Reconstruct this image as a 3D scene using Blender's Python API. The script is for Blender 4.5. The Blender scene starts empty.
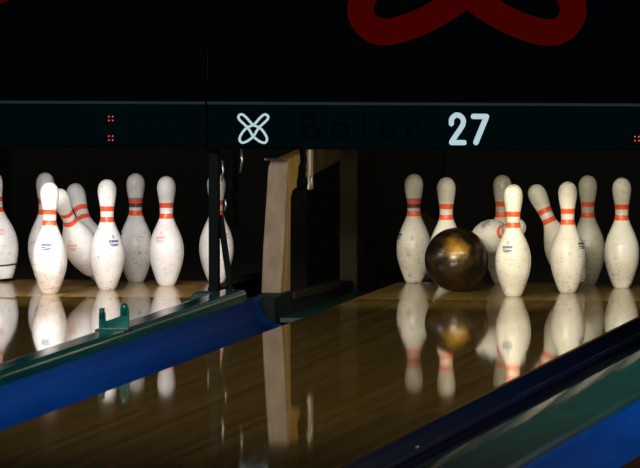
import bpy, bmesh, math, random
from mathutils import Vector, Matrix, Euler
random.seed(7)
C = bpy.context.scene.collection
PI = math.pi

# ------------------------------------------------------------------ helpers
def link(o, parent=None):
    C.objects.link(o)
    if parent is not None:
        o.parent = parent
    return o

def tag(o, label=None, cat=None, group=None, kind=None):
    if label: o['label'] = label
    if cat: o['category'] = cat
    if group: o['group'] = group
    if kind: o['kind'] = kind
    return o

def empty(name, loc=(0, 0, 0), rot=(0, 0, 0)):
    o = bpy.data.objects.new(name, None)
    o.location = loc; o.rotation_euler = rot
    o.empty_display_size = 0.05
    return link(o)

def obj(name, bm, mat, parent=None, smooth=False):
    bmesh.ops.recalc_face_normals(bm, faces=bm.faces[:])
    me = bpy.data.meshes.new(name)
    bm.to_mesh(me); bm.free()
    me.materials.append(mat)
    if smooth:
        for p in me.polygons: p.use_smooth = True
    return link(bpy.data.objects.new(name, me), parent)

def bevel(o, w=0.004, seg=2):
    m = o.modifiers.new('bevel', 'BEVEL'); m.width = w; m.segments = seg
    m.limit_method = 'ANGLE'; m.angle_limit = math.radians(40)
    return o

def add_box(bm, x0, x1, y0, y1, z0, z1):
    vs = [bm.verts.new((x, y, z)) for x in (x0, x1) for y in (y0, y1) for z in (z0, z1)]
    for f in ((0, 1, 3, 2), (4, 6, 7, 5), (0, 4, 5, 1), (2, 3, 7, 6), (0, 2, 6, 4), (1, 5, 7, 3)):
        bm.faces.new([vs[i] for i in f])
    return vs

def box(*a):
    bm = bmesh.new(); add_box(bm, *a); return bm

def add_prism(bm, pts, y0, y1):
    """closed polygon of (x,z) swept along y"""
    a = [bm.verts.new((x, y0, z)) for x, z in pts]
    b = [bm.verts.new((x, y1, z)) for x, z in pts]
    n = len(pts)
    for i in range(n):
        j = (i + 1) % n
        bm.faces.new((a[i], a[j], b[j], b[i]))
    bm.faces.new(a); bm.faces.new(b[::-1])

def add_prism_yz(bm, pts, x0, x1):
    a = [bm.verts.new((x0, y, z)) for y, z in pts]
    b = [bm.verts.new((x1, y, z)) for y, z in pts]
    n = len(pts)
    for i in range(n):
        j = (i + 1) % n
        bm.faces.new((a[i], a[j], b[j], b[i]))
    bm.faces.new(a); bm.faces.new(b[::-1])

def add_tube(bm, pts, radii, seg=12):
    pts = [Vector(p) for p in pts]
    if not hasattr(radii, '__len__'): radii = [radii] * len(pts)
    rings = []
    for i, p in enumerate(pts):
        d = (pts[min(i + 1, len(pts) - 1)] - pts[max(i - 1, 0)]).normalized()
        ref = Vector((0, 1, 0)) if abs(d.y) < 0.9 else Vector((1, 0, 0))
        u = d.cross(ref).normalized(); v = d.cross(u).normalized()
        rings.append([bm.verts.new(p + (u * math.cos(2 * PI * k / seg) + v * math.sin(2 * PI * k / seg)) * radii[i])
                      for k in range(seg)])
    for a, b in zip(rings, rings[1:]):
        for k in range(seg):
            bm.faces.new((a[k], a[(k + 1) % seg], b[(k + 1) % seg], b[k]))
    bm.faces.new(rings[0]); bm.faces.new(rings[-1][::-1])

def lathe(prof, seg=48):
    """prof: (radius, z) bottom to top; radius 0 ends close to a point"""
    bm = bmesh.new(); rings = []
    for r, z in prof:
        if r < 1e-6: rings.append([bm.verts.new((0, 0, z))])
        else: rings.append([bm.verts.new((r * math.cos(2 * PI * k / seg), r * math.sin(2 * PI * k / seg), z)) for k in range(seg)])
    for a, b in zip(rings, rings[1:]):
        for k in range(seg):
            k2 = (k + 1) % seg
            if len(a) == 1: bm.faces.new((a[0], b[k2], b[k]))
            elif len(b) == 1: bm.faces.new((a[k], a[k2], b[0]))
            else: bm.faces.new((a[k], a[k2], b[k2], b[k]))
    return bm

def catmull(P, n=10, closed=False):
    out = []; m = len(P)
    rng = range(m) if closed else range(m - 1)
    for i in rng:
        if closed: p0, p1, p2, p3 = P[(i - 1) % m], P[i], P[(i + 1) % m], P[(i + 2) % m]
        else: p0, p1, p2, p3 = P[max(i - 1, 0)], P[i], P[i + 1], P[min(i + 2, m - 1)]
        for k in range(n):
            t = k / n
            out.append(tuple(0.5 * (2 * p1[c] + (p2[c] - p0[c]) * t + (2 * p0[c] - 5 * p1[c] + 4 * p2[c] - p3[c]) * t * t
                                    + (3 * p1[c] - p0[c] - 3 * p2[c] + p3[c]) * t ** 3) for c in range(len(p1))))
    if not closed: out.append(tuple(P[-1]))
    return out

def add_stroke(bm, pts, w, y=0.0, thick=0.002, closed=False):
    """flat ribbon of (x,z) points standing in the xz plane, mitred, raised by thick toward -y"""
    n = len(pts); L = []; R = []
    for i in range(n):
        if closed: a, b = pts[(i - 1) % n], pts[(i + 1) % n]
        else: a, b = pts[max(i - 1, 0)], pts[min(i + 1, n - 1)]
        dx, dz = b[0] - a[0], b[1] - a[1]; l = math.hypot(dx, dz) or 1
        nx, nz = -dz / l, dx / l
        s = 1.0
        if 0 < i < n - 1 or closed:
            p = pts[i]; ux, uz = p[0] - a[0], p[1] - a[1]; k = math.hypot(ux, uz) or 1
            c = abs((-uz / k) * nx + (ux / k) * nz); s = min(1 / max(c, .3), 1.6)
        L.append((pts[i][0] + nx * w / 2 * s, pts[i][1] + nz * w / 2 * s))
        R.append((pts[i][0] - nx * w / 2 * s, pts[i][1] - nz * w / 2 * s))
    lv = [bm.verts.new((x, y - thick, z)) for x, z in L]; rv = [bm.verts.new((x, y - thick, z)) for x, z in R]
    lb = [bm.verts.new((x, y, z)) for x, z in L]; rb = [bm.verts.new((x, y, z)) for x, z in R]
    for i in range(n if closed else n - 1):
        j = (i + 1) % n
        bm.faces.new((lv[i], lv[j], rv[j], rv[i]))
        bm.faces.new((lv[i], lb[i], lb[j], lv[j])); bm.faces.new((rv[i], rv[j], rb[j], rb[i]))
    if not closed:
        for q, e in ((0, -1), (n - 1, 1)):      # round caps
            cx, cz = pts[q]
            p2 = pts[1] if q == 0 else pts[n - 2]
            ang = math.atan2(cz - p2[1], cx - p2[0])
            ring = [bm.verts.new((cx + w / 2 * math.cos(ang - PI / 2 + PI * k / 8), y - thick, cz + w / 2 * math.sin(ang - PI / 2 + PI * k / 8))) for k in range(9)]
            bm.faces.new(ring)

# ------------------------------------------------------------------ materials
def mat(name, color=(0.5, 0.5, 0.5), rough=0.5, metal=0.0, spec=0.5, coat=0.0, coat_rough=0.05, emis=None, estr=0.0):
    m = bpy.data.materials.new(name); m.use_nodes = True
    b = m.node_tree.nodes['Principled BSDF']
    b.inputs['Base Color'].default_value = (*color, 1)
    b.inputs['Roughness'].default_value = rough
    b.inputs['Metallic'].default_value = metal
    b.inputs['Specular IOR Level'].default_value = spec
    b.inputs['Coat Weight'].default_value = coat
    b.inputs['Coat Roughness'].default_value = coat_rough
    if emis:
        b.inputs['Emission Color'].default_value = (*emis, 1); b.inputs['Emission Strength'].default_value = estr
    return m

class NT:
    def __init__(s, m): s.t = m.node_tree; s.b = s.t.nodes['Principled BSDF']
    def n(s, typ, **kw):
        o = s.t.nodes.new(typ)
        for k, v in kw.items():
            if k.startswith('i_'): o.inputs[k[2:]].default_value = v
            else: setattr(o, k, v)
        return o
    def l(s, a, b): s.t.links.new(a, b)
    def math(s, op, a, b=None, c=None):
        o = s.t.nodes.new('ShaderNodeMath'); o.operation = op
        for i, v in enumerate((a, b, c)):
            if v is None: continue
            if hasattr(v, 'is_linked') or hasattr(v, 'links'): s.l(v, o.inputs[i])
            else: o.inputs[i].default_value = v
        return o.outputs[0]
    def mix(s, f, a, b):
        o = s.t.nodes.new('ShaderNodeMix'); o.data_type = 'RGBA'
        if hasattr(f, 'links'): s.l(f, o.inputs[0])
        else: o.inputs[0].default_value = f
        for i, v in ((6, a), (7, b)):
            if hasattr(v, 'links'): s.l(v, o.inputs[i])
            else: o.inputs[i].default_value = (*v, 1)
        return o.outputs[2]
    def ramp(s, f, stops):
        o = s.t.nodes.new('ShaderNodeValToRGB'); s.l(f, o.inputs[0])
        e = o.color_ramp.elements
        while len(e) < len(stops): e.new(0.5)
        for el, (p, c) in zip(e, stops): el.position = p; el.color = (*c, 1) if len(c) == 3 else c
        return o.outputs[0]

def noise_color(m, c1, c2, scale=10, detail=4, stretch=(1, 1, 1), lo=.35, hi=.65, bump=0.0):
    k = NT(m); tc = k.n('ShaderNodeTexCoord'); mp = k.n('ShaderNodeMapping'); mp.inputs['Scale'].default_value = stretch
    k.l(tc.outputs['Object'], mp.inputs['Vector'])
    nz = k.n('ShaderNodeTexNoise', i_Scale=scale, i_Detail=detail); k.l(mp.outputs[0], nz.inputs['Vector'])
    k.l(k.ramp(nz.outputs['Fac'], [(lo, c1), (hi, c2)]), k.b.inputs['Base Color'])
    if bump:
        bp = k.n('ShaderNodeBump', i_Strength=bump, i_Distance=.01); k.l(nz.outputs['Fac'], bp.inputs['Height']); k.l(bp.outputs[0], k.b.inputs['Normal'])
    return m

def lane_mat(name, dark, light, streak, rough):
    m = mat(name, rough=rough, spec=0.5)
    k = NT(m); tc = k.n('ShaderNodeTexCoord'); sp = k.n('ShaderNodeSeparateXYZ'); k.l(tc.outputs['Object'], sp.inputs[0])
    bx = k.math('FLOOR', k.math('DIVIDE', sp.outputs['X'], 0.027))
    by = k.math('FLOOR', k.math('MULTIPLY', sp.outputs['Y'], 0.5))
    cb = k.n('ShaderNodeCombineXYZ'); k.l(bx, cb.inputs[0]); k.l(by, cb.inputs[1])
    wn = k.n('ShaderNodeTexWhiteNoise', noise_dimensions='2D'); k.l(cb.outputs[0], wn.inputs['Vector'])
    mp = k.n('ShaderNodeMapping'); mp.inputs['Scale'].default_value = (60, 1.6, 1); k.l(tc.outputs['Object'], mp.inputs['Vector'])
    nz = k.n('ShaderNodeTexNoise', i_Scale=1.0, i_Detail=5.0); k.l(mp.outputs[0], nz.inputs['Vector'])
    f = k.math('ADD', k.math('MULTIPLY', wn.outputs['Value'], .55), k.math('MULTIPLY', nz.outputs['Fac'], .45))
    col = k.ramp(f, [(0.15, dark), (0.6, light), (0.9, streak)])
    k.l(col, k.b.inputs['Base Color'])
    # faint waviness of the oiled finish
    mp2 = k.n('ShaderNodeMapping'); mp2.inputs['Scale'].default_value = (14, 1.2, 1); k.l(tc.outputs['Object'], mp2.inputs['Vector'])
    nb = k.n('ShaderNodeTexNoise', i_Scale=1.0, i_Detail=2.0); k.l(mp2.outputs[0], nb.inputs['Vector'])
    bp = k.n('ShaderNodeBump', i_Strength=.03, i_Distance=.002); k.l(nb.outputs['Fac'], bp.inputs['Height']); k.l(bp.outputs[0], k.b.inputs['Normal'])
    return m

def pin_mat(name, white, dirt, dirty=0.5, dark_top=False, low=0.5, band=False, red=(0.85, 0.10, 0.025)):
    """white lacquered pin with two red neck rings, scuffs and grime"""
    m = mat(name, rough=0.32, spec=0.4)
    k = NT(m); tc = k.n('ShaderNodeTexCoord'); oi = k.n('ShaderNodeObjectInfo')
    off = k.n('ShaderNodeVectorMath', operation='ADD')
    k.l(tc.outputs['Object'], off.inputs[0])
    rv = k.n('ShaderNodeCombineXYZ'); k.l(k.math('MULTIPLY', oi.outputs['Random'], 9.0), rv.inputs[0]); k.l(rv.outputs[0], off.inputs[1])
    sp = k.n('ShaderNodeSeparateXYZ'); k.l(tc.outputs['Object'], sp.inputs[0]); z = sp.outputs['Z']
    n1 = k.n('ShaderNodeTexNoise', i_Scale=60.0, i_Detail=6.0, i_Roughness=.7); k.l(off.outputs[0], n1.inputs['Vector'])
    n2 = k.n('ShaderNodeTexNoise', i_Scale=14.0, i_Detail=3.0); k.l(off.outputs[0], n2.inputs['Vector'])
    mp = k.n('ShaderNodeMapping'); mp.inputs['Scale'].default_value = (1, 1, 5); mp.inputs['Rotation'].default_value = (.3, .2, 0); k.l(off.outputs[0], mp.inputs['Vector'])
    n3 = k.n('ShaderNodeTexNoise', i_Scale=26.0, i_Detail=5.0, i_Roughness=.65); k.l(mp.outputs[0], n3.inputs['Vector'])
    sc = k.ramp(n1.outputs['Fac'], [(0.56, (0, 0, 0)), (0.66, (1, 1, 1))])
    sl = k.ramp(n3.outputs['Fac'], [(0.62, (0, 0, 0)), (0.66, (1, 1, 1))])
    cl = k.ramp(n2.outputs['Fac'], [(0.36, (0, 0, 0)), (0.60, (1, 1, 1))])
    # more wear near the belly and foot, and on the crown of the head
    wear = k.ramp(k.math('DIVIDE', z, .381), [(0.0, (1, 1, 1)), (0.22, (.85,) * 3), (0.42, (low,) * 3), (0.6, (.10 + .3 * low,) * 3), (0.8, (.25 + .3 * low,) * 3), (0.92, (.4 + .5 * low,) * 3)])
    f = k.math('MULTIPLY', k.math('MULTIPLY', sc, cl), wear)
    f2 = k.math('MULTIPLY', k.math('MULTIPLY', sl, wear), .7)
    f = k.math('MINIMUM', k.math('ADD', f, f2), 1.0)
    f = k.math('MULTIPLY', f, dirty)
    haze = k.math('MULTIPLY', k.math('MULTIPLY', cl, wear), dirty * .6)
    col = k.mix(haze, white, dirt)
    col = k.mix(f, col, tuple(c * .28 for c in dirt))
    def ring(z0, z1):
        return k.math('MULTIPLY', k.math('GREATER_THAN', z, z0), k.math('LESS_THAN', z, z1))
    rr = k.math('ADD', ring(.2335, .2515), ring(.2710, .2885))
    worn = k.math('MULTIPLY', rr, k.math('SUBTRACT', 1.0, k.math('MULTIPLY', sc, .35)))
    col = k.mix(worn, col, red)
    if dark_top:
        col = k.mix(k.math('MULTIPLY', ring(.262, .2755), .9), col, (.02, .006, .006))
        col = k.mix(k.math('MULTIPLY', ring(.2885, .296), .7), col, (.12, .04, .04))
    if band:
        wz = k.math('ADD', z, k.math('MULTIPLY', k.math('SUBTRACT', n2.outputs['Fac'], .5), .012))
        b1 = k.math('MULTIPLY', k.math('GREATER_THAN', wz, .042), k.math('LESS_THAN', wz, .049))
        col = k.mix(k.math('MULTIPLY', b1, .95), col, (.02, .015, .015))
    k.l(col, k.b.inputs['Base Color'])
    bp = k.n('ShaderNodeBump', i_Strength=.12, i_Distance=.001); k.l(n1.outputs['Fac'], bp.inputs['Height']); k.l(bp.outputs[0], k.b.inputs['Normal'])
    return m

M = {}
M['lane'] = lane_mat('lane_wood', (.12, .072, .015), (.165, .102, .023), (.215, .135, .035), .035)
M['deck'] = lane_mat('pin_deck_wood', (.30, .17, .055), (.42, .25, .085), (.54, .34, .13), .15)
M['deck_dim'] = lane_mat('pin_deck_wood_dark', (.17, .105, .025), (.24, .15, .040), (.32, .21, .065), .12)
M['edge'] = mat('lane_edge', (.004, .005, .008), .5)
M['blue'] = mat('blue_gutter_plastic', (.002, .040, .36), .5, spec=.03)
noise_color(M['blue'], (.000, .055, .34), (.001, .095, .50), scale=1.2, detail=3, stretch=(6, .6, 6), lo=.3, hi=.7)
M['navy'] = mat('gutter_plastic_shaded', (.0005, .006, .030), .45, spec=.08)  # gutter blue darkened, its shadow put into the colour
M['teal'] = mat('green_cap_plastic', (.002, .060, .052), .14, spec=.4)
noise_color(M['teal'], (.001, .048, .044), (.003, .095, .082), scale=2, detail=5, stretch=(10, .8, 10), lo=.3, hi=.7)
M['teal_slab'] = mat('green_slab_plastic', (.002, .060, .052), .14, spec=.4)
noise_color(M['teal_slab'], (.001, .050, .046), (.003, .090, .080), scale=2, detail=5, stretch=(10, .8, 10), lo=.3, hi=.7)
k = NT(M['teal_slab']); tc = k.n('ShaderNodeTexCoord'); sp = k.n('ShaderNodeSeparateXYZ'); k.l(tc.outputs['Object'], sp.inputs[0])
mr = k.n('ShaderNodeMapRange'); k.l(sp.outputs['X'], mr.inputs['Value'])
for i_, v_ in zip(('From Min', 'From Max', 'To Min', 'To Max'), (-.055, -.020, .20, .42)): mr.inputs[i_].default_value = v_
k.l(mr.outputs[0], k.b.inputs['Roughness'])
M['teal_dark'] = mat('dark_green_plastic', (.001, .016, .014), .35, spec=.25)
M['black'] = mat('black_rubber', (.0012, .0012, .0014), .6, spec=.01)
M['void'] = mat('pit_black', (.009, .009, .0085), .9, spec=.1)
M['conc'] = mat('floor_dark', (.008, .008, .008), .8)
noise_color(M['conc'], (.005, .005, .005), (.012, .011, .010), scale=8)
M['board'] = mat('mask_board_black', (.0003, .0009, .0013), .9, spec=.0)
M['fascia'] = mat('fascia_green_black', (.0004, .0030, .0037), .8, spec=.0)
M['strip'] = mat('fascia_trim', (.007, .021, .021), .6, spec=.05)
M['red'] = mat('deep_red_print', (.012, .0003, .0003), .8, spec=.0, emis=(.055, .0006, .0006), estr=.6)  # print is given a faint glow of its own
M['ghost'] = mat('worn_ghost_letters', (.0002, .0018, .0020), .8, spec=.0)
M['white_print'] = mat('pale_blue_print', (.25, .32, .36), .7, spec=.1, emis=(.36, .52, .60), estr=.62)  # glow added to the print in place of ambient light
M['led'] = mat('red_indicator', (.1, .01, .01), .6, spec=.05, emis=(1.0, .20, .17), estr=.6)
M['led_base'] = mat('indicator_housing', (.002, .0004, .0006), .7, spec=.02, emis=(.012, .0005, .001), estr=.6)
M['wood'] = mat('kickback_front', (.30, .22, .14), .6)
noise_color(M['wood'], (.085, .055, .028), (.165, .115, .064), scale=22, detail=8, stretch=(1, 1, .5), lo=.3, hi=.7, bump=.3)
M['wood_side'] = mat('kickback_side', (.26, .14, .04), .5)
noise_color(M['wood_side'], (.10, .055, .012), (.26, .15, .03), scale=14, detail=5, stretch=(1, 1, .3), lo=.3, hi=.7)
M['wood_mid'] = mat('rail_brown', (.05, .035, .012), .6, spec=.1)
noise_color(M['wood_mid'], (.035, .024, .008), (.075, .05, .018), scale=9)
M['base_dark'] = mat('partition_foot_shade', (.0015, .005, .005), .6, spec=.08)  # dark tone carries the masking unit's shadow over this foot
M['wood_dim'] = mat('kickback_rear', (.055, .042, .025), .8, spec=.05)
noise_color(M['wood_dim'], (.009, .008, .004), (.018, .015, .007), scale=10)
M['pale'] = mat('pale_metal', (.40, .36, .27), .45, metal=.2)
M['steel'] = mat('worn_steel', (.25, .25, .24), .35, metal=.9)
M['pole'] = mat('black_painted_steel', (.0008, .0022, .0026), .5, spec=.03)
M['ring'] = mat('pin_foot_nylon', (.10, .09, .075), .5)

# ------------------------------------------------------------------ the setting
fl = obj('floor', box(-3.2, 3.4, -19, 3.2, -.20, -.15), M['conc']); tag(fl, kind='structure')
w = obj('wall_back', box(-3.2, 3.4, 3.0, 3.1, -.15, 2.6), M['void']); tag(w, kind='structure')

# ------------------------------------------------------------------ lanes
def lane(x0, x1, label, deck='deck'):
    t = empty('bowling_lane', ((x0 + x1) / 2, 0, 0)); h = (x1 - x0) / 2
    tag(t, label, 'bowling lane', 'polished wooden lanes')
    bevel(obj('lane_bed', box(-h, h, -18.3, -.30, -.045, 0), M['lane'], t), .003)
    bevel(obj('pin_deck', box(-h, h, -.30, .80, -.045, 0), M[deck], t), .002)
    obj('edge_beam', box(-h + .01, -h + .05, -18.3, .80, -.15, -.045), M['edge'], t)
    obj('edge_beam', box(h - .05, h - .01, -18.3, .80, -.15, -.045), M['edge'], t)
    return t
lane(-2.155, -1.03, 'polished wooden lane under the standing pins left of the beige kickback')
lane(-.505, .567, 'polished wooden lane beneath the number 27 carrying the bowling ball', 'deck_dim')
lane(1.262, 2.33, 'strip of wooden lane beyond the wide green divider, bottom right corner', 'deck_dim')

# ------------------------------------------------------------------ gutters
def gutter(x0, x1, zl, zr, depth, m, label, name='gutter_channel', y0=-18.3, y1=-.78):
    t = empty(name, ((x0 + x1) / 2, 0, 0)); tag(t, label, 'gutter', 'lane gutters')
    h = (x1 - x0) / 2; n = 20; outer = []; inner = []
    for i in range(n + 1):
        s = i / n; a = PI * s
        x = -h * math.cos(a)
        top = zl + (zr - zl) * s
        z = top - (depth + top) * (math.sin(a) ** .75)
        inner.append((x, z)); outer.append((x, min(z, top) - .008))
    bm = bmesh.new()
    pts = inner + outer[::-1]
    add_prism_strip(bm, inner, outer, y0, y1)
    obj('channel', bm, m, t, True)
    return t

def add_prism_strip(bm, top, bot, y0, y1):
    ys = (y0, y1)
    T = [[bm.verts.new((x, y, z)) for x, z in top] for y in ys]
    B = [[bm.verts.new((x, y, z)) for x, z in bot] for y in ys]
    n = len(top)
    for i in range(n - 1):
        bm.faces.new((T[0][i], T[0][i + 1], T[1][i + 1], T[1][i]))
        bm.faces.new((B[0][i], B[1][i], B[1][i + 1], B[0][i + 1]))
        for q in (0, 1): bm.faces.new((T[q][i], T[q][i + 1], B[q][i + 1], B[q][i]))
    for i in (0, n - 1):
        bm.faces.new((T[0][i], T[1][i], B[1][i], B[0][i]))

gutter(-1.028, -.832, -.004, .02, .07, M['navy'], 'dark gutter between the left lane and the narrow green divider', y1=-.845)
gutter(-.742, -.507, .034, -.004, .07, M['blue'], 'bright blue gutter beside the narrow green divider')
g = gutter(.569, .798, -.004, .02, .06, M['navy'], 'dark shaded gutter right of the ball lane')
# folded bumper rail and fixing screws lying in the right gutter
bm = bmesh.new(); add_tube(bm, [(-.028, -18.2, -.020), (-.028, -.9, -.020)], .012, 14)
obj('bumper_rail', bm, M['navy'], g, True)
for yy in (-7.25,):
    bm = bmesh.new()
    bmesh.ops.create_cone(bm, cap_ends=True, segments=16, radius1=.008, radius2=.005, depth=.008, matrix=Matrix.Translation((-.028, yy, -.006)))
    obj('screw', bm, M['steel'], g, True)
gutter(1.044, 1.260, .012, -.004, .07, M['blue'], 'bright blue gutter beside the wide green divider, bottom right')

# ------------------------------------------------------------------ dividers
def cap_profile(h, z0, z1, r):
    """rounded slab, flat underside"""
    p = [(-h, z0), (-h, z1 - r)]
    for i in range(1, 11):
        a = PI / 2 * i / 10; p.append((-h + r - r * math.cos(a), z1 - r + r * math.sin(a)))
    for i in range(0, 11):
        a = PI / 2 * i / 10; p.append((h - r + r * math.sin(a), z1 - r + r * math.cos(a)))
    p += [(h, z0)]
    return p

dv = empty('lane_divider', (-.787, 0, 0))
tag(dv, 'narrow dark green divider rail with an upright pronged bracket', 'divider')
bm = bmesh.new(); add_prism(bm, cap_profile(.0435, .032, .072, .016), -18.3, -1.12)  # cap stops short; darker parts beyond stand in for shade
obj('rounded_cap', bm, M['teal'], dv)
bm = bmesh.new(); add_prism(bm, [(-.040, -.15), (-.040, .032), (.040, .032), (.040, -.15)], -18.3, -.845)
obj('core_rail', bm, M['teal_dark'], dv)
# pronged bracket: plate standing across the cap with two hooked prongs
bm = bmesh.new()
pts = [(-.046, .076), (-.046, .132), (-.041, .142), (-.034, .149), (-.028, .149), (-.030, .140), (-.026, .130), (-.026, .108),
       (.020, .124), (.019, .145), (.022, .156), (.028, .163), (.036, .163), (.042, .156), (.046, .142), (.046, .076)]
add_prism(bm, [(x, z - .012) for x, z in pts], -3.45, -3.435)
br = bevel(obj('bumper_bracket', bm, M['teal'], dv), .003)
for sx, z0, z1 in ((-.036, .118, .146), (.033, .128, .160)):
    bm = bmesh.new(); add_tube(bm, [(sx, -3.454, z0 - .012), (sx, -3.456, (z0 + z1) / 2), (sx + .002, -3.454, z1 - .012)], [.0045, .0085, .0055], 12)
    obj('prong_rib', bm, M['teal'], br, True)
bm = bmesh.new(); add_box(bm, -.052, .050, -3.49, -3.40, .066, .074)
bevel(obj('bracket_foot', bm, M['teal_dark'], br), .003)

def slab_profile():
    p = [(-.120, .004), (-.120, .012)]
    for i in range(13):
        u = i / 12; p.append((-.120 + .085 * u, .030 - .013 * (1 - u) ** 2))
    for i in range(0, 9):
        a = PI / 2 * i / 8; p.append((.108 + .012 * math.sin(a), .018 + .012 * math.cos(a)))
    return p + [(.120, .004)]
dv2 = empty('lane_divider', (.923, 0, 0))
tag(dv2, 'wide glossy green divider slab with crosswise joints, bottom right', 'divider')
for ya, yb in ((-18.3, -11.2), (-11.196, -8.08), (-8.076, -5.235), (-5.231, -2.35), (-2.346, -.80)):
    bm = bmesh.new(); add_prism(bm, slab_profile(), ya, yb)
    obj('cover_slab', bm, M['teal_slab'], dv2)
bm = bmesh.new(); add_prism(bm, [(-.114, -.15), (-.114, .004), (.114, .004), (.114, -.15)], -18.3, -.80)
obj('core_rail', bm, M['black'], dv2)
bm = bmesh.new(); add_box(bm, .1165, .1205, -18.3, -.80, -.03, .0035)
bevel(obj('side_rail', bm, M['black'], dv2), .003)
bm = bmesh.new(); add_box(bm, -.1235, -.1205, -18.3, -.80, -.004, .014)
bevel(obj('blue_lip', bm, M['blue'], dv2), .002)

# ------------------------------------------------------------------ kickback partition
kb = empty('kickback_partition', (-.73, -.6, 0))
tag(kb, 'worn beige wooden kickback frame standing between the two pin decks', 'partition')
# local coordinates are relative to (-.73,-.6,0)
bm = bmesh.new()
pts = [(-.044, .030), (-.037, .20), (-.020, .455), (-.012, .475), (.040, .475), (.046, .468), (.034, .20), (.024, .030)]
a = [bm.verts.new((x, 0, z)) for x, z in pts]; b = [bm.verts.new((x, .05, z)) for x, z in pts]
for i in range(len(pts)):
    j = (i + 1) % len(pts); bm.faces.new((a[i], a[j], b[j], b[i]))
bm.faces.new(a); bm.faces.new(b[::-1])
bevel(obj('front_post', bm, M['wood'], kb), .006)
bm = bmesh.new()      # side cheek with a deeper block at the top
add_prism_yz(bm, [(.048, .0), (.048, .474), (.62, .492), (.60, .395), (.24, .365), (.20, .34), (.19, 0)], -.020, .026)
bevel(obj('side_cheek', bm, M['wood_side'], kb), .004)
bm = bmesh.new(); add_prism_yz(bm, [(.62, .392), (.62, .488), (1.55, .51), (1.55, .43)], -.012, .020)
bevel(obj('top_rail', bm, M['wood_mid'], kb), .004)
bm = bmesh.new(); add_box(bm, -.012, .052, 1.60, 2.10, -.12, .50)
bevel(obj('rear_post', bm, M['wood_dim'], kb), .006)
bm = bmesh.new(); add_prism_yz(bm, [(-.235, -.14), (-.235, .030), (0, .034), (.12, .034), (.16, .010), (1.58, -.005), (1.58, -.14)], -.045, .040)
bevel(obj('base_rail', bm, M['base_dark'], kb), .004)
bm = bmesh.new(); add_prism_yz(bm, [(.12, .004), (.12, .030), (1.25, .012), (1.25, -.01)], .041, .052)
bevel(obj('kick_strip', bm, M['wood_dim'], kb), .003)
bm = bmesh.new(); add_box(bm, .0215, .034, .60, .66, .355, .50)
bevel(obj('pale_bracket', bm, M['pale'], kb), .003)
bm = bmesh.new(); add_box(bm, -.034, .026, .004, .044, .4755, .483)
bevel(obj('top_plate', bm, M['steel'], kb), .002)
t = obj('shade_strip', box(-.298, -.245, .45, 1.45, -.05, .026), M['black'], kb)  # low black strip standing in for shade along the deck edge
# flat gutter end beside the pin deck
fg = obj('gutter_end_plate', box(-.685, -.507, -.775, .93, -.055, -.040), M['teal_dark']); tag(fg, 'dark flat channel beside the pin deck of the ball lane', 'gutter')

# ------------------------------------------------------------------ post with brace at the divider end
sp_ = empty('support_post', (-.903, -.78, 0))
tag(sp_, 'black square post with slanted brace standing on a dark green block', 'post')
bm = bmesh.new(); add_prism(bm, [(-.075, -.15), (-.075, .030), (-.060, .045), (.062, .052), (.085, .040), (.085, -.15)], -.055, .05)
bevel(obj('base_block', bm, M['teal_dark'], sp_), .004)
bm = bmesh.new(); add_box(bm, -.018, .016, -.018, .018, .048, .70)
bevel(obj('pole', bm, M['pole'], sp_), .003)
bm = bmesh.new()
vs = add_box(bm, -.010, .010, .02, .040, 0, 1)
for v in vs:
    top = v.co.z > .5
    v.co.x += .014 if top else .050
    v.co.z = .30 if top else .046
bevel(obj('brace', bm, M['pole'], sp_), .003)

# ------------------------------------------------------------------ hanging machine linkages
def linkage(x, y, label, lumps, ztop, zbot, glint):
    t = empty('hanging_linkage', (x, y, ztop)); tag(t, label, 'machine part', 'dark linkages hanging below the masking unit')
    H = ztop - zbot
    bm = bmesh.new()
    pts = catmull([(0, 0, 0), (.006, 0, -.25 * H), (-.003, 0, -.55 * H), (.004, 0, -.8 * H), (.012, 0, -H)], 6)
    add_tube(bm, pts, .011, 10); obj('cable', bm, M['black'], t, True)
    for dz, r in lumps:
        bm = bmesh.new(); bmesh.ops.create_uvsphere(bm, u_segments=16, v_segments=10, radius=r, matrix=Matrix.Translation((.002, 0, -dz)) @ Matrix.Diagonal((1, .8, 1.7, 1)))
        obj('clamp', bm, M['black'], t, True)
    for gx, z0, z1 in glint:
        bm = bmesh.new(); add_tube(bm, [(gx, 0, -z0), (gx + .003, 0, -(z0 + z1) / 2), (gx - .003, 0, -z1)], [.003, .004, .003], 8)
        obj('chain_link', bm, M['steel'], t, True)
linkage(-.895, -.45, 'dark knobbly linkage hanging right of the black post', [(.03, .018), (.10, .014), (.15, .019), (.21, .014)], .53, .25,
        [(-.034, .06, .13), (.030, .02, .10), (-.024, .19, .23)])
linkage(-.628, -.66, 'dark linkage hanging in front of the beige kickback', [(.08, .014), (.125, .019)], .53, .33, [(.030, .10, .15)])

# ------------------------------------------------------------------ dim ball door at the pit side
t = empty('ball_door', (-.50, 1.30, -.12)); tag(t, 'dim grey ball door panel at the left of the pit', 'ball door')
bm = bmesh.new(); add_prism(bm, [(-.05, .08), (-.05, .33), (.02, .345), (.07, .31), (.085, .15), (.05, .08)], 0, .03)
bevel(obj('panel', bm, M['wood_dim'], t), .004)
bm = bmesh.new(); bmesh.ops.create_cone(bm, cap_ends=True, segments=24, radius1=.035, radius2=.03, depth=.02, matrix=Matrix.Translation((.02, -.008, .13)) @ Matrix.Rotation(PI / 2, 4, 'X'))
obj('hinge_disc', bm, M['steel'], t, True)
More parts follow.
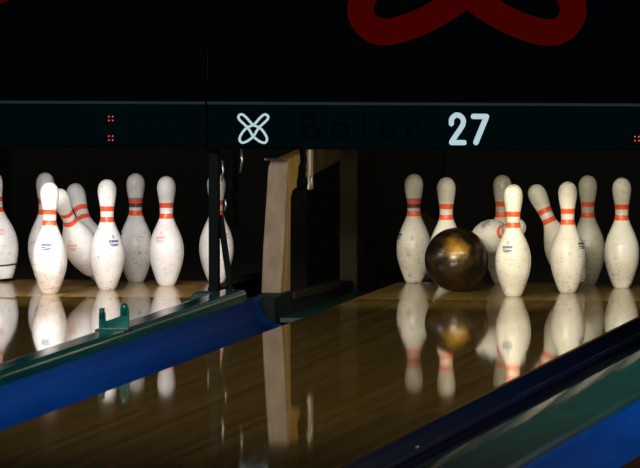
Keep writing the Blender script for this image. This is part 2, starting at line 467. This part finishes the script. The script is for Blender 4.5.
# pit cushion behind each deck
for xc, lb in ((-1.595, 'black pit cushion hanging behind the left lane pins'), (.03, 'black pit cushion hanging behind the ball lane pins')):
    t = empty('pit_cushion', (xc, 2.2, -.15)); tag(t, lb, 'cushion', 'pit cushions')
    bm = bmesh.new()
    add_box(bm, -.56, .56, 0, .05, .02, .60)
    bevel(obj('curtain', bm, M['void'], t), .02)
    bm = bmesh.new(); add_tube(bm, [(-.6, .02, .62), (.6, .02, .62)], .02, 12); obj('hanger_bar', bm, M['black'], t, True)

# ------------------------------------------------------------------ masking unit
YF = -.90     # fascia front
RING_A = [(140, 118), (178, 142), (240, 208), (296, 232), (342, 280), (366, 334), (345, 366), (298, 353), (245, 312), (213, 262), (186, 226), (124, 168), (112, 136)]
def emblem(parent, name, cx, cz, width, m, y, thick=.002, vs=1.0, sw=1.0):
    s = width / 260.0
    bm = bmesh.new()
    A = catmull([((px - 244) * s, (246 - py) * s * vs) for px, py in RING_A], 10, True)
    add_stroke(bm, [(cx + x, cz + z) for x, z in A], 24 * s * sw, y, thick, True)
    add_stroke(bm, [(cx - x, cz + z) for x, z in A][::-1], 24 * s * sw, y - thick * .3, thick, True)
    return obj(name, bm, m, parent)

def leds(parent, x, z):
    bm = bmesh.new(); add_box(bm, x - .012, x + .012, YF - .004, YF - .0005, z - .013, z + .013)
    o = bevel(obj('indicator', bm, M['led_base'], parent), .002)
    for dx in (-.0065, .0065):
        for dz in (-.0065, .0065):
            bm = bmesh.new(); bmesh.ops.create_uvsphere(bm, u_segments=10, v_segments=6, radius=.0026, matrix=Matrix.Translation((x + dx, YF - .0045, z + dz)))
            obj('lamp', bm, M['led'], o, True)

def masking(x0, x1, label):
    t = empty('masking_panel', (0, 0, 0)); tag(t, label, 'masking panel', 'masking panels above the pins')
    bevel(obj('upper_board', box(x0, x1, -.885, -.86, .668, 2.0), M['board'], t), .002)
    bevel(obj('fascia', box(x0, x1, YF, -.83, .531, .672), M['fascia'], t), .004)
    bevel(obj('ledge_strip', box(x0, x1, YF - .008, YF + .012, .6725, .683), M['strip'], t), .002)
    obj('lower_lip', box(x0, x1, YF - .003, YF + .06, .525, .5305), M['black'], t)
    return t
XS = -.912
mk1 = masking(-2.80, XS - .003, 'black masking panel above the left lane with red indicator lights')
mk2 = masking(XS + .003, .90, 'black masking panel bearing the white number 27 above the ball lane')
if 0: masking(.906, 2.60, 'black masking panel right of the number 27 panel')
bm = box(XS - .0028, XS + .0028, -.862, -.85, .755, .84)
obj('seam_batten', bm, M['wood_dim'], mk1)

# emblem and number positions on the fascia plane
emblem(mk2, 'small_emblem', -.754, .5925, .098, M['white_print'], YF, .002, 1.0, .88)
emblem(mk2, 'large_emblem', -.044, 1.195, .755, M['red'], -.885, .002, .8, 1.25)
emblem(mk1, 'large_emblem', -1.92, 1.322, .755, M['red'], -.885, .002, .8, 1.25)
leds(mk1, -1.232, .625); leds(mk1, -1.232, .560)
leds(mk2, .523, .567)
# number 27: rounded heavy strokes, unit = 1 px of the numeral's height 33
def num(parent, x, z, s, m):
    bm = bmesh.new()
    two = catmull([(2.6, 21.5), (3.1, 26.5), (7, 30.1), (11.6, 29.4), (14.6, 25.6), (14.2, 20.6), (11.2, 15.5), (7.2, 9.8), (3.0, 3.4)], 6)
    add_stroke(bm, [(x + a * s, z + b * s) for a, b in two], 5.2 * s, YF, .002)
    add_stroke(bm, [(x + a * s, z + b * s) for a, b in ((2.9, 2.6), (10, 2.6), (15.6, 2.6))], 5.2 * s, YF, .0023)
    add_stroke(bm, [(x + a * s, z + b * s) for a, b in ((25.0, 29.0), (31, 29.0), (38.2, 29.0))], 5.4 * s, YF, .0023)
    add_stroke(bm, [(x + a * s, z + b * s) for a, b in ((38.2, 28.8), (33.8, 18), (27.6, 2.9))], 5.6 * s, YF, .002)
    return obj('lane_number', bm, m, parent)
num(mk2, -.1015, .5425, .00328, M['white_print'])
# faint dark lettering left of the number
cu = bpy.data.curves.new('ghost_lettering', 'FONT'); cu.body = 'Boler'; cu.size = .125; cu.extrude = .0006; cu.offset = .0018; cu.space_character = 1.5
tmp = bpy.data.objects.new('ghost_lettering', cu); C.objects.link(tmp); bpy.context.view_layer.update()
me = bpy.data.meshes.new_from_object(tmp.evaluated_get(bpy.context.evaluated_depsgraph_get())); bpy.data.objects.remove(tmp)
me.materials.clear(); me.materials.append(M['ghost'])
gh = link(bpy.data.objects.new('ghost_lettering', me), mk2)
gh.location = (-.60, YF - .001, .560); gh.rotation_euler = (PI / 2, 0, 0)

# ------------------------------------------------------------------ pins
IN = .0254
PROF = [(0, 1.016), (.75, 1.414), (2.25, 1.953), (3.375, 2.255), (4.5, 2.383), (5.875, 2.282), (7.25, 1.852), (8.625, 1.236), (9.375, .983),
        (10, .899), (10.875, .935), (11.75, 1.047), (12.625, 1.203), (13.5, 1.274), (14.2, 1.13), (14.65, .83), (14.9, .44), (15.0, 0)]
def prof_at():
    P = [(r * IN, z * IN) for z, r in PROF]
    out = catmull(P, 5)
    out = [(max(r, 0), z) for r, z in out]; out[-1] = (0, 15 * IN)
    return [(0, 0.0008), (.020, 0.0), (.0245, .0004)] + out[0:]
PP = prof_at()
def radius(z):
    for (r0, z0), (r1, z1) in zip(PP[3:], PP[4:]):
        if z0 <= z <= z1 and z1 > z0: return r0 + (r1 - r0) * (z - z0) / (z1 - z0)
    return .02

PIN_MESH = {}
def pin_mesh(key, material):
    if key not in PIN_MESH:
        bm = lathe(PP, 56); bmesh.ops.recalc_face_normals(bm, faces=bm.faces[:])
        me = bpy.data.meshes.new('body'); bm.to_mesh(me); bm.free(); me.materials.append(material)
        for p in me.polygons: p.use_smooth = True
        PIN_MESH[key] = me
    return PIN_MESH[key]

def crest_mesh(theta, m):
    """small printed crest: crown mark, a word-like row of letter strokes and two underlines, laid on the belly"""
    bm = bmesh.new()
    z0 = .162
    def strip(pts, w):
        n = len(pts); prev = None
        for i, (s, z) in enumerate(pts):
            a = pts[max(i - 1, 0)]; b = pts[min(i + 1, n - 1)]
            dx, dz = b[0] - a[0], b[1] - a[1]; l = math.hypot(dx, dz) or 1; nx, nz = -dz / l * w / 2, dx / l * w / 2
            cur = []
            for sg in (1, -1):
                ss, zz = s + nx * sg, z + nz * sg; r = radius(zz) + .0006; an = theta + ss / r
                cur.append(bm.verts.new((r * math.sin(an), -r * math.cos(an), zz)))
            if prev: bm.faces.new((prev[0], prev[1], cur[1], cur[0]))
            prev = cur
    strip([(-.004, z0 + .022), (0, z0 + .028), (.004, z0 + .022)], .0028)
    strip([(-.007, z0 + .019), (0, z0 + .0175), (.007, z0 + .019)], .0018)
    for i in range(7):
        x = -.0165 + i * .0052
        strip([(x, z0 + .003), (x + .0022, z0 + .012)], .0036)
        if i % 2 == 0: strip([(x + .001, z0 + .0065), (x + .0052, z0 + .0075)], .0020)
    strip([(-.018 + .004 * i, z0 - .001 - .0004 * i) for i in range(10)], .0034)
    strip([(-.013 + .004 * i, z0 - .008) for i in range(7)], .0034)
    me = bpy.data.meshes.new('printed_crest'); bm.to_mesh(me); bm.free(); me.materials.append(m)
    return me

ring_bm = lathe([(0, .0002), (.0235, .0002), (.0262, .0018), (.0272, .0055), (.0264, .0058)], 48)
ring_me = bpy.data.meshes.new('base_ring'); ring_bm.to_mesh(ring_me); ring_bm.free(); ring_me.materials.append(M['ring'])
for p in ring_me.polygons: p.use_smooth = True

INK = {'navy': mat('navy_ink', (.02, .02, .20), .5), 'blue': mat('teal_blue_ink', (.004, .07, .17), .5),
       'pink': mat('faded_red_ink', (.75, .36, .32), .5), 'dark': mat('dark_teal_ink', (.006, .03, .045), .5)}
PM = {
    'cool': pin_mat('pin_white', (.86, .86, .87), (.60, .52, .46), .75),
    'cool_worn': pin_mat('pin_white_worn', (.74, .74, .76), (.42, .36, .32), 1.0, low=.8),
    'cool_scuff': pin_mat('pin_white_scuffed', (.88, .88, .89), (.50, .36, .24), 1.0, low=.25),
    'cool_black': pin_mat('pin_white_black_band', (.70, .70, .72), (.45, .42, .40), 1.0, dark_top=True, low=.8),
    'cool_band': pin_mat('pin_white_foot_band', (.82, .82, .84), (.55, .50, .46), .8, band=True),
    'warm': pin_mat('pin_cream', (.78, .74, .62), (.50, .43, .30), .9),
    'warm_worn': pin_mat('pin_cream_worn', (.62, .58, .47), (.36, .31, .22), 1.0, low=.8),
    'warm_black': pin_mat('pin_cream_black_band', (.62, .58, .47), (.36, .31, .22), 1.0, dark_top=True, low=.7),
}
def pin(x, y, matkey, label, group, crest=None, theta=0.0, z=0.0, tilt=None, spin=0.0, want=None):
    """tilt: (axis_direction_x, axis_direction_y, axis_direction_z) the way the head points"""
    t = empty('bowling_pin', (x, y, z)); tag(t, label, 'bowling pin', group)
    if tilt:
        q = Vector((0, 0, 1)).rotation_difference(Vector(tilt).normalized())
        t.rotation_euler = (q.to_matrix() @ Matrix.Rotation(spin, 3, 'Z')).to_euler()
    else:
        t.rotation_euler = (0, 0, spin)
    link(bpy.data.objects.new('body', pin_mesh(matkey, PM[matkey])), t)
    link(bpy.data.objects.new('base_ring', ring_me), t)
    if want:
        n = t.rotation_euler.to_matrix().inverted() @ Vector(want); theta = math.atan2(n.x, -n.y)
    if crest:
        link(bpy.data.objects.new('printed_crest', crest_mesh(theta, INK[crest])), t)
    return t

GL = 'pins on the left lane'; GR = 'pins on the ball lane'
pin(-1.576, -0.135, 'cool_scuff', 'white pin standing frontmost on the left lane, foot scuffed brown', GL, 'navy', -.05, spin=.0)
pin(-1.425, 0.145, 'cool', 'white pin with navy crest just right of the leaning pins', GL, 'navy', .62)
pin(-1.267, 0.440, 'cool', 'clean white pin with faint pink crest, right of the black-banded pin', GL, 'pink', -.25)
pin(-1.415, 0.675, 'cool_black', 'white pin with a blackened upper neck ring, left lane', GL, 'navy', -1.25)
pin(-1.133, 0.700, 'cool', 'white pin standing behind the black post', GL, 'pink', .7)
pin(-1.739, 0.690, 'cool_worn', 'greyish pin almost hidden behind the frontmost pin of the left lane', GL)
pin(-1.877, 0.660, 'cool_band', 'white pin with black band around its foot, cut by the frame edge', GL, 'pink', .15, z=.008, tilt=(-.13, .05, 1))
pin(-1.508, .320, 'cool', 'white pin toppling steeply left against its neighbour, head low', GL, 'pink', -.3, z=.055, tilt=(-.082, -.235, .286))
pin(-1.492, .450, 'cool_worn', 'white pin leaning slightly behind the steeply toppling pin', GL, None, 0, z=.018, tilt=(-.135, .15, .335))

pin(0.010, -0.075, 'warm', 'cream pin with teal blue crest standing frontmost on the ball lane', GR, 'blue', -.28)
pin(0.165, 0.185, 'warm', 'cream pin in front of the leaning pin, navy crest on its right side', GR, 'dark', 1.2)
pin(0.311, 0.540, 'warm', 'cream pin standing alone at the right end of the ball lane', GR)
pin(0.171, 0.725, 'warm_worn', 'greyish pin standing between the leaning pin and the rightmost pin', GR)
pin(-0.444, 0.760, 'warm_black', 'cream pin with blackened upper neck ring and teal side print, left of ball', GR, 'dark', -1.15)
pin(-0.294, 0.490, 'warm', 'cream pin standing behind the bowling ball', GR)
pin(-0.127, 0.715, 'warm_worn', 'greyish pin standing behind the frontmost pin of the ball lane', GR)
pin(.170, .450, 'warm', 'cream pin leaning left between two upright pins', GR, z=.014, tilt=(-.165, .05, .345), spin=.3)
pin(-.190, .507, 'warm', 'cream pin knocked airborne between ball and frontmost pin', GR, 'blue', -.55, z=.155, tilt=(.113, -.187, .042), spin=.2, want=(-.45, -.45, .75))

# ------------------------------------------------------------------ ball
R_ = .1095
mb = mat('marbled_bronze', rough=.32, spec=.4, coat=.12, coat_rough=.05)
k = NT(mb); tc = k.n('ShaderNodeTexCoord')
n0 = k.n('ShaderNodeTexNoise', i_Scale=9.0, i_Detail=4.0, i_Distortion=1.8); k.l(tc.outputs['Object'], n0.inputs['Vector'])
base = k.ramp(n0.outputs['Fac'], [(.36, (.006, .004, .003)), (.50, (.014, .008, .003)), (.62, (.030, .016, .004)), (.75, (.02, .010, .004))])
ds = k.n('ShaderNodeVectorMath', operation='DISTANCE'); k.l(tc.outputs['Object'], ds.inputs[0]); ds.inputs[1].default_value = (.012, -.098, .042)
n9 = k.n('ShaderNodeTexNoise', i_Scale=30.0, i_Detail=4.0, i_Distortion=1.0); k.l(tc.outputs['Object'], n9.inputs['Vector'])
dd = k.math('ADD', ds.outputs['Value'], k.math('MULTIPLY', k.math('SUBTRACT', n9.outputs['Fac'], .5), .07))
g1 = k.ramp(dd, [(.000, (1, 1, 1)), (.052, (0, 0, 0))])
col = k.mix(g1, base, (.40, .20, .020))  # warm highlight painted into the colour as a gold patch
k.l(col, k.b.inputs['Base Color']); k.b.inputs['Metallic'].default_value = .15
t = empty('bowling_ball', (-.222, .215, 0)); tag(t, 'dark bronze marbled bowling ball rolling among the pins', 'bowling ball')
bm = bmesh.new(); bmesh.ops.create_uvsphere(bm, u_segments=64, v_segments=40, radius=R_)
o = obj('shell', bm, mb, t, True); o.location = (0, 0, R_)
for ax, ay in ((.35, .5), (.62, .42), (.45, .15)):
    d = Vector((math.sin(ax), math.cos(ax) * math.cos(ay), math.cos(ax) * math.sin(ay))).normalized()
    bm = bmesh.new(); bmesh.ops.create_circle(bm, cap_ends=True, segments=24, radius=.013)
    bmesh.ops.transform(bm, matrix=Matrix.Translation(d * (R_ + .0002)) @ d.to_track_quat('Z', 'Y').to_matrix().to_4x4(), verts=bm.verts[:])
    f = obj('finger_hole', bm, M['black'], t); f.location = (0, 0, R_)

# ------------------------------------------------------------------ lights
def area(name, loc, target, sx, sy, power, color, spread=PI):
    l = bpy.data.lights.new(name, 'AREA'); l.shape = 'RECTANGLE'; l.size = sx; l.size_y = sy; l.energy = power; l.color = color; l.spread = spread
    o = bpy.data.objects.new(name, l); link(o); o.location = loc
    o.rotation_euler = (Vector(target) - Vector(loc)).to_track_quat('-Z', 'Y').to_euler(); return o
area('pin_light', (-1.62, -.78, .60), (-1.62, .45, .12), 1.0, .06, 11.0, (1.0, .95, .90))
area('pin_light', (.03, -.78, .60), (.03, .45, .12), 1.0, .06, 8.0, (1.0, .92, .70))
area('front_fill', (-1.6, -12, 2.6), (-1.6, .3, .15), 1.6, .5, 50, (1.0, .97, .95), math.radians(50))  # added unseen fill, lights the left pins from the front
area('front_fill', (.6, -12, 2.6), (.2, .3, .15), 1.6, .5, 28, (1.0, .92, .74), math.radians(50))  # second added fill, tinted warm for the ball lane pins
area('gutter_fill', (3.4, -4.2, 2.6), (-.2, -3.6, 0), 2.5, 7.5, 135, (1.0, .95, .88))  # added unseen fill, set to the right to brighten gutter walls and lane

wd = bpy.data.worlds.new('world'); bpy.context.scene.world = wd; wd.use_nodes = True
bg = wd.node_tree.nodes['Background']; bg.inputs[0].default_value = (.5, .55, .6, 1); bg.inputs[1].default_value = .003

# ------------------------------------------------------------------ camera
cam = bpy.data.cameras.new('camera'); co = bpy.data.objects.new('camera', cam); link(co)
cam.sensor_fit = 'HORIZONTAL'; cam.sensor_width = 36.0; cam.lens = 36.0 * 8820 / 640
co.location = (3.71440341, -29.73442391, 1.59421359)
co.rotation_euler = (math.radians(90 - 2.648528937495263), 0, math.radians(8.37575762897811))
cam.clip_start = .5; cam.clip_end = 100
cam.dof.use_dof = True; cam.dof.focus_distance = 30.05; cam.dof.aperture_fstop = 22
bpy.context.scene.camera = co
bpy.context.scene.view_settings.view_transform = 'Standard'
